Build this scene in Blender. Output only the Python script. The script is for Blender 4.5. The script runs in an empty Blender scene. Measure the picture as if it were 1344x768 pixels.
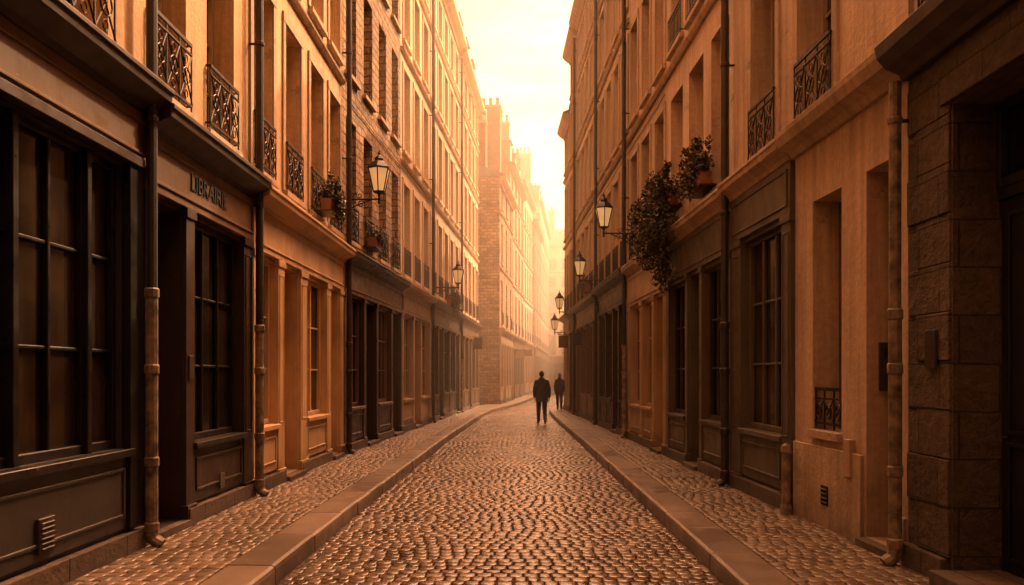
import bpy, bmesh, math, random
from mathutils import Vector, Matrix, Quaternion
R = random.Random(7)
scene = bpy.context.scene
COL = scene.collection

# ------------------------------------------------------------------ materials
def new_mat(name):
    m = bpy.data.materials.new(name); m.use_nodes = True
    nt = m.node_tree; nt.nodes.clear()
    out = nt.nodes.new('ShaderNodeOutputMaterial')
    p = nt.nodes.new('ShaderNodeBsdfPrincipled')
    nt.links.new(p.outputs[0], out.inputs[0])
    return m, nt, p
def nd(nt, t, **kw):
    n = nt.nodes.new(t)
    for k, v in kw.items(): setattr(n, k, v)
    return n
def uvmap(nt, scale=(1, 1, 1), loc=(0, 0, 0)):
    tc = nd(nt, 'ShaderNodeTexCoord'); mp = nd(nt, 'ShaderNodeMapping')
    mp.inputs['Scale'].default_value = scale; mp.inputs['Location'].default_value = loc
    nt.links.new(tc.outputs['UV'], mp.inputs[0]); return mp.outputs[0]
def noise(nt, vec, scale, detail=5, rough=0.6):
    n = nd(nt, 'ShaderNodeTexNoise'); n.inputs['Scale'].default_value = scale
    n.inputs['Detail'].default_value = min(detail, 5); n.inputs['Roughness'].default_value = rough
    nt.links.new(vec, n.inputs['Vector']); return n.outputs['Fac']
def ramp(nt, fac, stops):
    r = nd(nt, 'ShaderNodeValToRGB'); e = r.color_ramp.elements
    while len(e) < len(stops): e.new(0.5)
    for i, (p, c) in enumerate(stops):
        e[i].position = p; e[i].color = (c, c, c, 1) if isinstance(c, (int, float)) else (*c, 1)
    nt.links.new(fac, r.inputs[0]); return r.outputs[0]
def mixc(nt, a, b, fac=None, mode='MIX', f=1.0):
    m = nd(nt, 'ShaderNodeMix', data_type='RGBA', blend_type=mode)
    for s, v in ((m.inputs[6], a), (m.inputs[7], b)):
        if isinstance(v, tuple): s.default_value = (*v, 1)
        else: nt.links.new(v, s)
    if fac is None: m.inputs[0].default_value = f
    else: nt.links.new(fac, m.inputs[0])
    return m.outputs[2]
def math_(nt, op, a, b=None):
    m = nd(nt, 'ShaderNodeMath', operation=op)
    for s, v in ((m.inputs[0], a), (m.inputs[1], b)):
        if v is None: continue
        if isinstance(v, (int, float)): s.default_value = v
        else: nt.links.new(v, s)
    return m.outputs[0]
def bump(nt, h, p, strength=0.3, dist=0.02):
    b = nd(nt, 'ShaderNodeBump'); b.inputs['Strength'].default_value = strength
    b.inputs['Distance'].default_value = dist
    nt.links.new(h, b.inputs['Height']); nt.links.new(b.outputs[0], p.inputs['Normal'])
def sc(c, k): return tuple(min(1, x * k) for x in c)

def plaster(name, c, dirt=0.5, seed=0):
    m, nt, p = new_mat(name)
    uv = uvmap(nt, loc=(seed * 3.1, 0, 0))
    a = ramp(nt, noise(nt, uv, 0.55, 6), [(0.3, 1 - 0.6 * dirt), (0.68, 1.0)])
    st = ramp(nt, noise(nt, uvmap(nt, (3.2, 0.16, 1), (seed, seed, 0)), 1.8, 6, 0.7), [(0.36, 1 - 0.75 * dirt), (0.58, 1.0)])
    fi = ramp(nt, noise(nt, uv, 14, 4), [(0.25, 0.8), (0.75, 1.08)])
    col = mixc(nt, c, a, mode='MULTIPLY'); col = mixc(nt, col, st, mode='MULTIPLY'); col = mixc(nt, col, fi, mode='MULTIPLY')
    sep = nd(nt, 'ShaderNodeSeparateXYZ'); nt.links.new(uvmap(nt), sep.inputs[0])
    hh = math_(nt, 'ADD', sep.outputs[1], math_(nt, 'MULTIPLY', noise(nt, uv, 2.2, 5), 1.6))
    g = ramp(nt, math_(nt, 'MULTIPLY', hh, 0.4), [(0.22, 0.42), (0.64, 1.0)])
    col = mixc(nt, col, g, mode='MULTIPLY')
    fl = ramp(nt, noise(nt, uv, 1.3, 8, 0.72), [(0.62, 0.0), (0.65, 1.0)])
    col = mixc(nt, col, sc(c, 0.55), fac=fl)
    nt.links.new(col, p.inputs['Base Color']); p.inputs['Roughness'].default_value = 0.88
    h = math_(nt, 'ADD', noise(nt, uv, 22, 6), math_(nt, 'MULTIPLY', fl, -0.5))
    h = math_(nt, 'ADD', h, math_(nt, 'MULTIPLY', noise(nt, uv, 2.5, 3), 0.9))
    bump(nt, h, p, 0.6, 0.015)
    return m
def masonry(name, c1, c2, mortar, bw, bh, ms, distort=0.05, b=0.6, bd=0.03):
    m, nt, p = new_mat(name)
    uv = uvmap(nt)
    nn = nd(nt, 'ShaderNodeTexNoise'); nn.inputs['Scale'].default_value = 1.8; nn.inputs['Detail'].default_value = 3
    nt.links.new(uv, nn.inputs['Vector'])
    vm = nd(nt, 'ShaderNodeVectorMath', operation='MULTIPLY_ADD')
    nt.links.new(nn.outputs['Color'], vm.inputs[0]); vm.inputs[1].default_value = (distort * 2,) * 3
    nt.links.new(uv, vm.inputs[2])
    br = nd(nt, 'ShaderNodeTexBrick'); br.inputs['Scale'].default_value = 1
    br.inputs['Brick Width'].default_value = bw; br.inputs['Row Height'].default_value = bh
    br.inputs['Mortar Size'].default_value = ms; br.inputs['Mortar Smooth'].default_value = 0.4
    br.inputs['Color1'].default_value = (*c1, 1); br.inputs['Color2'].default_value = (*c2, 1)
    br.inputs['Mortar'].default_value = (*mortar, 1)
    nt.links.new(vm.outputs[0], br.inputs['Vector'])
    a = ramp(nt, noise(nt, uv, 0.7, 6), [(0.3, 0.5), (0.7, 1.05)])
    f = ramp(nt, noise(nt, uv, 9, 6, 0.7), [(0.25, 0.5), (0.75, 1.15)])
    col = mixc(nt, br.outputs['Color'], a, mode='MULTIPLY'); col = mixc(nt, col, f, mode='MULTIPLY')
    nt.links.new(col, p.inputs['Base Color']); p.inputs['Roughness'].default_value = 0.9
    h = math_(nt, 'SUBTRACT', math_(nt, 'MULTIPLY', noise(nt, uv, 7, 7, 0.7), 1.3), br.outputs['Fac'])
    bump(nt, h, p, b, bd)
    return m
def paint(name, c, rough=0.42, worn=0.35, grain=True):
    m, nt, p = new_mat(name)
    uv = uvmap(nt)
    a = ramp(nt, noise(nt, uv, 1.1, 6), [(0.3, 1 - worn), (0.7, 1.1)])
    st = ramp(nt, noise(nt, uvmap(nt, (9, 0.6, 1)), 2.2, 5), [(0.3, 1 - worn * 0.6), (0.7, 1.05)])
    col = mixc(nt, mixc(nt, c, a, mode='MULTIPLY'), st, mode='MULTIPLY')
    ch = ramp(nt, noise(nt, uv, 6, 8, 0.75), [(0.66, 0.0), (0.69, 1.0)])
    col = mixc(nt, col, mixc(nt, sc(c, 1.3), (0.2, 0.16, 0.12), f=0.5), fac=ch)
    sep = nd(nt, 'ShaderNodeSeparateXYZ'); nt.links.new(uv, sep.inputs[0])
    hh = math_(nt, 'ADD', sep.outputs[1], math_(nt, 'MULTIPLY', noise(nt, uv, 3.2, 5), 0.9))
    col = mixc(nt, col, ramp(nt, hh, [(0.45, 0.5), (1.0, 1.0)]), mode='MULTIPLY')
    nt.links.new(col, p.inputs['Base Color'])
    rr = ramp(nt, noise(nt, uv, 4, 5), [(0.3, rough - 0.08), (0.7, rough + 0.22)])
    nt.links.new(rr, p.inputs['Roughness'])
    bump(nt, math_(nt, 'ADD', noise(nt, uvmap(nt, (40, 2.5, 1)), 1.5, 4), math_(nt, 'MULTIPLY', ch, -0.8)), p, 0.25, 0.005)
    return m
def simple(name, c, rough=0.5, metal=0.0, ns=12, var=0.3, bs=0.15):
    m, nt, p = new_mat(name)
    tc = nd(nt, 'ShaderNodeTexCoord'); v = tc.outputs['Object']
    a = ramp(nt, noise(nt, v, ns, 5), [(0.3, 1 - var), (0.7, 1.1)])
    nt.links.new(mixc(nt, c, a, mode='MULTIPLY'), p.inputs['Base Color'])
    p.inputs['Roughness'].default_value = rough; p.inputs['Metallic'].default_value = metal
    bump(nt, noise(nt, v, ns * 3, 4), p, bs, 0.004)
    return m
def glassmat(name, c, rough=0.04):
    m, nt, p = new_mat(name)
    uv = uvmap(nt)
    a = ramp(nt, noise(nt, uv, 0.9, 3), [(0.35, 0.3), (0.7, 1.8)])
    folds = ramp(nt, noise(nt, uvmap(nt, (14, 0.3, 1)), 1.5, 2), [(0.3, 0.6), (0.7, 1.1)])
    nt.links.new(mixc(nt, mixc(nt, c, a, mode='MULTIPLY'), folds, mode='MULTIPLY'), p.inputs['Base Color'])
    rr = ramp(nt, noise(nt, uv, 2.5, 5), [(0.3, rough), (0.75, rough + 0.08)])
    nt.links.new(rr, p.inputs['Roughness'])
    p.inputs['IOR'].default_value = 1.7
    bump(nt, noise(nt, uv, 1.4, 1), p, 0.2, 0.04)
    return m

M = {}
M['pl_left'] = plaster('plaster_ochre', (0.58, 0.37, 0.18), 0.5, 1)
M['pl_left2'] = plaster('plaster_cream', (0.66, 0.45, 0.25), 0.4, 2)
M['pl_pale'] = plaster('plaster_pale', (0.74, 0.60, 0.42), 0.3, 3)
M['pl_pale2'] = plaster('plaster_pale_warm', (0.70, 0.53, 0.35), 0.35, 4)
M['pl_grey'] = plaster('plaster_weathered', (0.54, 0.39, 0.25), 0.5, 9)
M['pl_right'] = plaster('plaster_beige', (0.60, 0.44, 0.30), 0.42, 5)
M['pl_right2'] = plaster('plaster_sand', (0.66, 0.49, 0.34), 0.4, 6)
M['pl_trim'] = plaster('trim_stone', (0.52, 0.39, 0.26), 0.45, 7)
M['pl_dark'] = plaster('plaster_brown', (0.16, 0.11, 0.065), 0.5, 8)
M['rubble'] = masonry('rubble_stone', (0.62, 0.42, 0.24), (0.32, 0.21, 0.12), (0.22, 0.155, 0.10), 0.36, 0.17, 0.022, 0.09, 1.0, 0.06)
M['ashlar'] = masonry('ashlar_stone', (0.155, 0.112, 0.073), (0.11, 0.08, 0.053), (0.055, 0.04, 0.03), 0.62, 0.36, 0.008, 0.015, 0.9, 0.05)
M['brick'] = masonry('chimney_brick', (0.30, 0.15, 0.09), (0.22, 0.11, 0.065), (0.25, 0.2, 0.15), 0.22, 0.075, 0.01, 0.004)
M['plinth'] = masonry('plinth_stone', (0.15, 0.11, 0.075), (0.10, 0.078, 0.055), (0.045, 0.035, 0.026), 0.9, 0.6, 0.01, 0.01)
M['w_black'] = paint('paint_black', (0.010, 0.009, 0.009), 0.32, 0.3)
M['w_grey'] = paint('paint_slate_grey', (0.045, 0.041, 0.036), 0.42, 0.35)
M['w_brown'] = paint('paint_brown', (0.15, 0.082, 0.038), 0.45)
M['w_dkbrown'] = paint('paint_dark_brown', (0.04, 0.024, 0.015), 0.42)
M['w_cream'] = paint('paint_cream', (0.62, 0.42, 0.22), 0.5, 0.35)
M['w_olive'] = paint('paint_olive_grey', (0.105, 0.088, 0.06), 0.45)
M['w_green'] = paint('paint_green_black', (0.014, 0.015, 0.013), 0.4)
M['w_white'] = paint('paint_offwhite', (0.38, 0.30, 0.21), 0.5, 0.25)
M['w_sand'] = paint('paint_sand', (0.40, 0.28, 0.165), 0.5, 0.3)
M['glass'] = glassmat('window_glass_dark', (0.009, 0.007, 0.006))
M['glass2'] = glassmat('window_glass_curtain', (0.030, 0.021, 0.014), 0.05)
M['iron'] = simple('wrought_iron', (0.015, 0.013, 0.012), 0.5, 0.3)
M['pipe_d'] = simple('drainpipe_dark', (0.04, 0.032, 0.026), 0.5, 0.2, 6, 0.5)
M['pipe_l'] = simple('drainpipe_flaking', (0.28, 0.21, 0.14), 0.6, 0.0, 9, 0.9, 0.4)
M['zinc'] = simple('zinc_roof', (0.2, 0.19, 0.175), 0.45, 0.4, 3, 0.3)
M['terracotta'] = simple('terracotta', (0.24, 0.10, 0.05), 0.8)
M['plate'] = simple('metal_plate', (0.12, 0.11, 0.10), 0.35, 0.7, 20)
M['lampglass'] = simple('lantern_glass_frosted', (0.75, 0.56, 0.32), 0.3, 0, 5, 0.15, 0.02)
_lp = M['lampglass'].node_tree.nodes['Principled BSDF']
_lp.inputs['Emission Color'].default_value = (1, 0.55, 0.20, 1); _lp.inputs['Emission Strength'].default_value = 0.45
M['dark'] = simple('dark_interior', (0.01, 0.009, 0.008), 0.9)

def attr_mat(name, stops, rough=(0.3, 0.6), nscale=20, bs=0.3, bd=0.006, spec=0.5, coord='Object', trans=0):
    m, nt, p = new_mat(name)
    at = nd(nt, 'ShaderNodeAttribute'); at.attribute_name = 'rnd'
    tc = nd(nt, 'ShaderNodeTexCoord'); v = tc.outputs[coord]
    col = ramp(nt, at.outputs['Fac'], stops)
    f = ramp(nt, noise(nt, v, nscale, 6, 0.7), [(0.25, 0.6), (0.75, 1.2)])
    big = ramp(nt, noise(nt, v, 0.6, 4), [(0.3, 0.6), (0.7, 1.1)])
    col = mixc(nt, mixc(nt, col, f, mode='MULTIPLY'), big, mode='MULTIPLY')
    nt.links.new(col, p.inputs['Base Color'])
    rr = ramp(nt, noise(nt, v, 2.5, 5), [(0.35, rough[0]), (0.65, rough[1])])
    nt.links.new(rr, p.inputs['Roughness']); p.inputs['Specular IOR Level'].default_value = spec
    bump(nt, noise(nt, v, nscale * 1.5, 6, 0.7), p, bs, bd)
    return m
M['sett'] = attr_mat('granite_setts', [(0, (0.08, 0.054, 0.035)), (0.5, (0.15, 0.104, 0.066)), (1, (0.26, 0.185, 0.118))], (0.17, 0.34), 28, 0.35, 0.006, 1.0)
M['sett2'] = attr_mat('pavement_setts', [(0, (0.10, 0.07, 0.044)), (0.5, (0.155, 0.11, 0.07)), (1, (0.22, 0.16, 0.10))], (0.28, 0.5), 28, 0.35, 0.006, 0.7)
M['kerb'] = attr_mat('granite_kerb', [(0, (0.14, 0.105, 0.075)), (1, (0.23, 0.175, 0.125))], (0.28, 0.5), 60, 0.35, 0.004)
M['leaf'] = attr_mat('leaves', [(0, (0.025, 0.025, 0.009)), (0.5, (0.07, 0.058, 0.017)), (0.9, (0.13, 0.10, 0.026)), (1, (0.35, 0.13, 0.06))], (0.45, 0.6), 10, 0.1, 0.002)
M['mortar'] = masonry('joint_sand', (0.05, 0.037, 0.026), (0.04, 0.03, 0.02), (0.022, 0.017, 0.012), 0.17, 0.17, 0.02, 0.01)
M['earth'] = simple('ground_paving', (0.10, 0.085, 0.065), 0.9, 0, 1.5)

# ------------------------------------------------------------------ assembly builder
class A:
    """collects parts in a local frame: u along the street, v up, w out of the wall"""
    def __init__(s, name, p0, p1=None, side='L', z0=0.0):
        s.name = name; s.side = side; s.z0 = z0
        p0 = Vector((p0[0], p0[1]))
        if p1 is None: d = Vector((0, 1)); s.L = 0
        else:
            d = Vector((p1[0], p1[1])) - p0; s.L = d.length; d.normalize()
        s.p0 = p0; s.d = d
        s.n = Vector((d.y, -d.x)) if side == 'L' else Vector((-d.y, d.x))
        s.parts = {}; s.off = R.random() * 20
    def U(s, Y): return (Y - s.p0.y) / s.d.y
    def pos(s, u, v, w):
        q = s.d * u + s.n * w
        return (q.x, q.y, v)
    def _p(s, part): return s.parts.setdefault(part, dict(v=[], f=[], uv=[], m=[], mats=[], sm=[]))
    def face(s, part, mat, pts, smooth=False):
        P = s._p(part)
        if mat not in P['mats']: P['mats'].append(mat)
        a, b, c = [Vector(x) for x in pts[:3]]
        n = (b - a).cross(c - a)
        if n.length < 1e-12 and len(pts) > 3: n = (c - a).cross(Vector(pts[3]) - a)
        ax = max(range(3), key=lambda i: abs(n[i]))
        o = s.off
        if ax == 2: uv = [(x[0] + o, x[1]) for x in pts]
        elif ax == 0: uv = [(x[2] + o, x[1]) for x in pts]
        else: uv = [(x[0] + o, x[2] + (sum(q[1] for q in pts) / len(pts))) for x in pts]
        if s.side == 'R': pts = pts[::-1]; uv = uv[::-1]
        i0 = len(P['v'])
        P['v'] += [s.pos(*x) for x in pts]
        P['f'].append(tuple(range(i0, i0 + len(pts)))); P['uv'] += uv
        P['m'].append(P['mats'].index(mat)); P['sm'].append(smooth)
    def box(s, part, mat, u0, u1, v0, v1, w0, w1):
        if u0 > u1: u0, u1 = u1, u0
        if w0 > w1: w0, w1 = w1, w0
        c = [(u, v, w) for u in (u0, u1) for v in (v0, v1) for w in (w0, w1)]
        for f in ((1, 5, 7, 3), (4, 0, 2, 6), (0, 1, 3, 2), (5, 4, 6, 7), (3, 7, 6, 2), (0, 4, 5, 1)):
            s.face(part, mat, [c[i] for i in f])
    def extr(s, part, mat, u0, u1, prof, caps=True):
        n = len(prof)
        for i in range(n):
            (v0, w0), (v1, w1) = prof[i], prof[(i + 1) % n]
            s.face(part, mat, [(u0, v0, w0), (u1, v0, w0), (u1, v1, w1), (u0, v1, w1)])
        if caps:
            s.face(part, mat, [(u0, v, w) for v, w in prof]); s.face(part, mat, [(u1, v, w) for v, w in prof][::-1])
    def wall(s, part, mat, u0, u1, v0, v1, ops, rmat=None):
        us = sorted({u0, u1, *[o[0] for o in ops], *[o[1] for o in ops]})
        vs = sorted({v0, v1, *[o[2] for o in ops], *[o[3] for o in ops]})
        for i in range(len(us) - 1):
            for j in range(len(vs) - 1):
                a, b, c, d = us[i], us[i + 1], vs[j], vs[j + 1]
                cu, cv = (a + b) / 2, (c + d) / 2
                if any(o[0] < cu < o[1] and o[2] < cv < o[3] for o in ops): continue
                s.face(part, mat, [(a, c, 0), (b, c, 0), (b, d, 0), (a, d, 0)])
        rm = rmat or mat
        for a, b, c, d, dep in ops:
            s.face(part, rm, [(a, c, 0), (a, d, 0), (a, d, -dep), (a, c, -dep)])
            s.face(part, rm, [(b, c, 0), (b, c, -dep), (b, d, -dep), (b, d, 0)])
            s.face(part, rm, [(a, d, 0), (b, d, 0), (b, d, -dep), (a, d, -dep)])
            s.face(part, rm, [(a, c, 0), (a, c, -dep), (b, c, -dep), (b, c, 0)])
    def tube(s, part, mat, pts, r, n=6):
        pts = [Vector(p) for p in pts]; rings = []
        rr = r if isinstance(r, (list, tuple)) else [r] * len(pts)
        for i, p in enumerate(pts):
            t = (pts[min(i + 1, len(pts) - 1)] - pts[max(i - 1, 0)]).normalized()
            ref = Vector((0.13, 0.07, 1)) if abs(t.z) < 0.9 else Vector((1, 0.1, 0))
            x = t.cross(ref).normalized(); y = t.cross(x)
            rings.append([tuple(p + x * rr[i] * math.cos(2 * math.pi * k / n) + y * rr[i] * math.sin(2 * math.pi * k / n)) for k in range(n)])
        for i in range(len(rings) - 1):
            for k in range(n):
                k2 = (k + 1) % n
                s.face(part, mat, [rings[i][k], rings[i][k2], rings[i + 1][k2], rings[i + 1][k]], n > 6)
        s.face(part, mat, rings[0][::-1]); s.face(part, mat, rings[-1])
    def lathe(s, part, mat, c, prof, n=8, rot=0.0):
        rings = [[(c[0] + r * math.cos(rot + 2 * math.pi * k / n), c[1] + h, c[2] + r * math.sin(rot + 2 * math.pi * k / n)) for k in range(n)] for r, h in prof]
        for i in range(len(rings) - 1):
            for k in range(n):
                k2 = (k + 1) % n
                s.face(part, mat, [rings[i][k], rings[i + 1][k], rings[i + 1][k2], rings[i][k2]])
        if prof[0][0] > 0.002: s.face(part, mat, rings[0])
        if prof[-1][0] > 0.002: s.face(part, mat, rings[-1][::-1])
    def finish(s, bevel=()):
        org = Vector((s.p0.x, s.p0.y, s.z0)); parent = None
        if len(s.parts) > 1:
            parent = bpy.data.objects.new(s.name, None); COL.objects.link(parent)
            parent.location = org; parent.empty_display_size = 0.3
        for pn, P in s.parts.items():
            me = bpy.data.meshes.new(pn); me.from_pydata(P['v'], [], P['f'])
            for mt in P['mats']: me.materials.append(M[mt])
            uvl = me.uv_layers.new(name='UVMap')
            uvl.data.foreach_set('uv', [x for t in P['uv'] for x in t])
            me.polygons.foreach_set('material_index', P['m']); me.polygons.foreach_set('use_smooth', P['sm'])
            ob = bpy.data.objects.new(pn if parent else s.name, me); COL.objects.link(ob)
            if parent: ob.parent = parent
            else: ob.location = org
            if pn in bevel:
                bm = bmesh.new(); bm.from_mesh(me); bmesh.ops.remove_doubles(bm, verts=bm.verts, dist=1e-5)
                bm.to_mesh(me); bm.free()
                md = ob.modifiers.new('bev', 'BEVEL'); md.width = 0.007; md.segments = 1; md.limit_method = 'ANGLE'; md.angle_limit = math.radians(50)
        return parent

# ------------------------------------------------------------------ building elements
def casement(b, a, c, v0, v1, dep, fm='w_white', cols=2, rows=3, gl='glass', ft=0.055, mt=0.022, part='windows'):
    b.face('glazing', gl, [(a, v0, -dep), (c, v0, -dep), (c, v1, -dep), (a, v1, -dep)])
    w0 = -dep + 0.003
    b.box(part, fm, a, a + ft, v0, v1, w0, -dep + 0.06); b.box(part, fm, c - ft, c, v0, v1, w0, -dep + 0.06)
    b.box(part, fm, a + ft, c - ft, v0, v0 + ft * 1.4, w0, -dep + 0.057); b.box(part, fm, a + ft, c - ft, v1 - ft, v1, w0, -dep + 0.057)
    iw = (c - a - 2 * ft) / cols
    for i in range(1, cols):
        x = a + ft + iw * i; t = 0.04 if cols == 2 else 0.02
        b.box(part, fm, x - t, x + t, v0 + ft * 1.4, v1 - ft, w0, -dep + 0.05)
    ih = (v1 - v0 - 2 * ft) / rows
    for j in range(1, rows):
        y = v0 + ft + ih * j
        b.box(part, fm, a + ft, c - ft, y - mt / 2 - 0.004, y + mt / 2 + 0.004, w0, -dep + 0.036)

def railing(b, a, c, v0, h=0.78, w=0.05, fancy=True, part='railings'):
    m = 'iron'; a -= 0.02; c += 0.02
    for vv, t in ((v0 + 0.06, 0.012), (v0 + h, 0.018), (v0 + h - 0.1, 0.009)):
        b.box(part, m, a, c, vv - t, vv + t, w - 0.012, w + 0.012)
    n = max(3, int((c - a) / (0.3 if fancy else 0.11)))
    for i in range(n + 1):
        x = a + (c - a) * i / n
        b.box(part, m, x - 0.008, x + 0.008, v0 + 0.0, v0 + h, w - 0.007, w + 0.007)
    if fancy:
        y0, y1 = v0 + 0.07, v0 + h - 0.11; k = n
        for i in range(k):
            xa = a + (c - a) * i / k; xb = a + (c - a) * (i + 1) / k
            b.tube(part, m, [(xa, y0, w + 0.004), (xb, y1, w + 0.004)], 0.008, 4)
            b.tube(part, m, [(xb, y0, w + 0.008), (xa, y1, w + 0.008)], 0.008, 4)
            cx, cy = (xa + xb) / 2, (y0 + y1) / 2; ra = (xb - xa) * 0.3
            b.tube(part, m, [(cx + ra * math.cos(t * math.pi / 5), cy + ra * math.sin(t * math.pi / 5), w + 0.01) for t in range(11)], 0.008, 4)
            for q in (y0 + 0.08, y1 - 0.08):
                b.tube(part, m, [(cx + 0.045 * math.cos(t * math.pi / 4), q + 0.045 * math.sin(t * math.pi / 4), w + 0.004) for t in range(9)], 0.006, 4)
    for vv in (v0 + 0.06, v0 + h):
        for x in (a, c): b.box(part, m, x - 0.01, x + 0.01, vv - 0.01, vv + 0.01, -0.05, w)

def uppers(b, cen, width, floors, wallm, H, v0=4.32, dep=0.3, trim='pl_trim', fm='w_white', surround=True, rail=(0,), fancy=True, near=True, course=True):
    ops = []
    for (s0, s1) in floors:
        for c in cen: ops.append((c - width / 2, c + width / 2, s0, s1, dep))
    b.wall('walls', wallm, 0, b.L, v0, H, ops)
    for fi, (s0, s1) in enumerate(floors):
        for c in cen:
            a, e = c - width / 2, c + width / 2
            casement(b, a, e, s0, s1, dep, fm, 2, 3 if s1 - s0 < 2.2 else 4, R.choice(['glass', 'glass', 'glass2']))
            b.box('trim', trim, a - 0.1, e + 0.1, s0 - 0.09, s0 - 0.002, -0.02, 0.085)
            if surround:
                b.box('trim', trim, a - 0.13, a - 0.004, s0, s1 + 0.004, -0.01, 0.03)
                b.box('trim', trim, e + 0.004, e + 0.13, s0, s1 + 0.004, -0.01, 0.03)
                b.box('trim', trim, a - 0.13, e + 0.13, s1 + 0.006, s1 + 0.15, -0.01, 0.034)
            if fi in rail: railing(b, a, e, s0 + 0.02, 0.7 if fi == 0 else 0.6, 0.05, fancy and fi == 0)
        if course and fi > 0:
            b.extr('trim', trim, 0.01, b.L - 0.01, [(s0 - 0.42, -0.01), (s0 - 0.42, 0.05), (s0 - 0.36, 0.09), (s0 - 0.32, 0.1), (s0 - 0.3, 0.0), (s0 - 0.3, -0.01)])
    b.extr('trim', trim, -0.02, b.L + 0.02, [(H - 0.38, -0.01), (H - 0.38, 0.06), (H - 0.3, 0.09), (H - 0.24, 0.2), (H - 0.14, 0.3), (H - 0.1, 0.34), (H + 0.02, 0.36), (H + 0.05, -0.01)])

def body(b, H, wallm, depth=9, roof='low', roofm='zinc', chim=()):
    L = b.L
    b.face('walls', wallm, [(0, -0.1, 0), (0, H, 0), (0, H, -depth), (0, -0.1, -depth)])
    b.face('walls', wallm, [(L, -0.1, 0), (L, -0.1, -depth), (L, H, -depth), (L, H, 0)])
    b.face('walls', wallm, [(0, -0.1, -depth), (0, H, -depth), (L, H, -depth), (L, -0.1, -depth)])
    if roof == 'low': prof = [(H + 0.052, 0.33), (H + 0.12, 0.33), (H + depth * 0.22, -depth / 2), (H, -depth)]
    else: prof = [(H + 0.052, 0.30), (H + 0.12, 0.3), (H + 0.2, -0.1), (H + 2.3, -1.1), (H + 3.0, -depth / 2), (H, -depth)]
    b.extr('roof', roofm, 0, L, prof)
    if roof == 'mansard':
        n = max(1, int(L / 2.4))
        for i in range(n):
            c = L * (i + 0.5) / n
            b.box('roof', 'pl_trim', c - 0.5, c + 0.5, H + 0.3, H + 1.75, -1.2, -0.12)
            b.box('roof', roofm, c - 0.6, c + 0.6, H + 1.75, H + 1.85, -1.3, -0.02)
            b.box('roof', 'glass', c - 0.36, c + 0.36, H + 0.45, H + 1.6, -0.125, -0.112)
        for i in range(int(L / 0.6)):
            x = 0.3 + i * 0.6
            b.face('roof', roofm, [(x, H + 0.2, -0.08), (x + 0.03, H + 0.2, -0.08), (x + 0.03, H + 2.33, -1.08), (x, H + 2.33, -1.08)])
    for (cu, cw, wd, dp, top) in chim:
        b.box('chimneys', 'brick', cu - wd / 2, cu + wd / 2, H - 0.5, top, cw - dp / 2, cw + dp / 2)
        b.box('chimneys', 'pl_trim', cu - wd / 2 - 0.06, cu + wd / 2 + 0.06, top, top + 0.14, cw - dp / 2 - 0.06, cw + dp / 2 + 0.06)
        n = max(1, int(dp / 0.4))
        for k in range(n):
            b.lathe('chimneys', 'terracotta', (cu, top + 0.14, cw - dp / 2 + dp * (k + 0.5) / n), [(0.12, 0), (0.1, 0.45), (0.13, 0.5), (0.12, 0.6)], 8)

def panel(b, mat, a, c, v0, v1, w=0.0, t=0.03, pr=0.018):
    if c - a < 0.16: return
    b.box('shopfront', mat, a, a + t, v0, v1, w - 0.004, w + pr); b.box('shopfront', mat, c - t, c, v0, v1, w - 0.004, w + pr)
    b.box('shopfront', mat, a + t, c - t, v0, v0 + t, w - 0.004, w + pr - 0.002); b.box('shopfront', mat, a + t, c - t, v1 - t, v1, w - 0.004, w + pr - 0.002)

def door(b, mat, a, c, v0, v1, dep, gl='glass', glassy=True, leaves=1, transom=None):
    vt = transom or v1
    b.box('doors', mat, a, c, v0, vt, -dep - 0.04, -dep)
    if transom:
        b.box('doors', mat, a, c, vt, vt + 0.08, -dep - 0.02, -dep + 0.05)
        casement(b, a, c, vt + 0.08, v1, dep, mat, 3, 1, gl, part='doors')
    lw = (c - a) / leaves
    for i in range(leaves):
        x0, x1 = a + lw * i + 0.012, a + lw * (i + 1) - 0.012
        b.box('doors', mat, x0, x1, v0 + 0.01, vt - 0.01, -dep, -dep + 0.022)
        z1 = v0 + (vt - v0) * 0.36
        w = -dep + 0.022
        for q0, q1, g in ((v0 + 0.12, z1 - 0.06, False), (z1 + 0.06, vt - 0.14, glassy)):
            if g: b.box('glazing', gl, x0 + 0.1, x1 - 0.1, q0, q1, w - 0.002, w + 0.003)
            for (p, q, r, s_) in ((x0 + 0.09, x0 + 0.12, q0 - 0.03, q1 + 0.03), (x1 - 0.12, x1 - 0.09, q0 - 0.03, q1 + 0.03)):
                b.box('doors', mat, p, q, r, s_, w, w + 0.02)
            b.box('doors', mat, x0 + 0.12, x1 - 0.12, q0 - 0.03, q0, w, w + 0.018); b.box('doors', mat, x0 + 0.12, x1 - 0.12, q1, q1 + 0.03, w, w + 0.018)
    b.tube('doors', 'plate', [(c - 0.09, v0 + 1.0, -dep + 0.03), (c - 0.09, v0 + 1.0, -dep + 0.08), (c - 0.09, v0 + 1.12, -dep + 0.08)], 0.012, 5)

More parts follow.
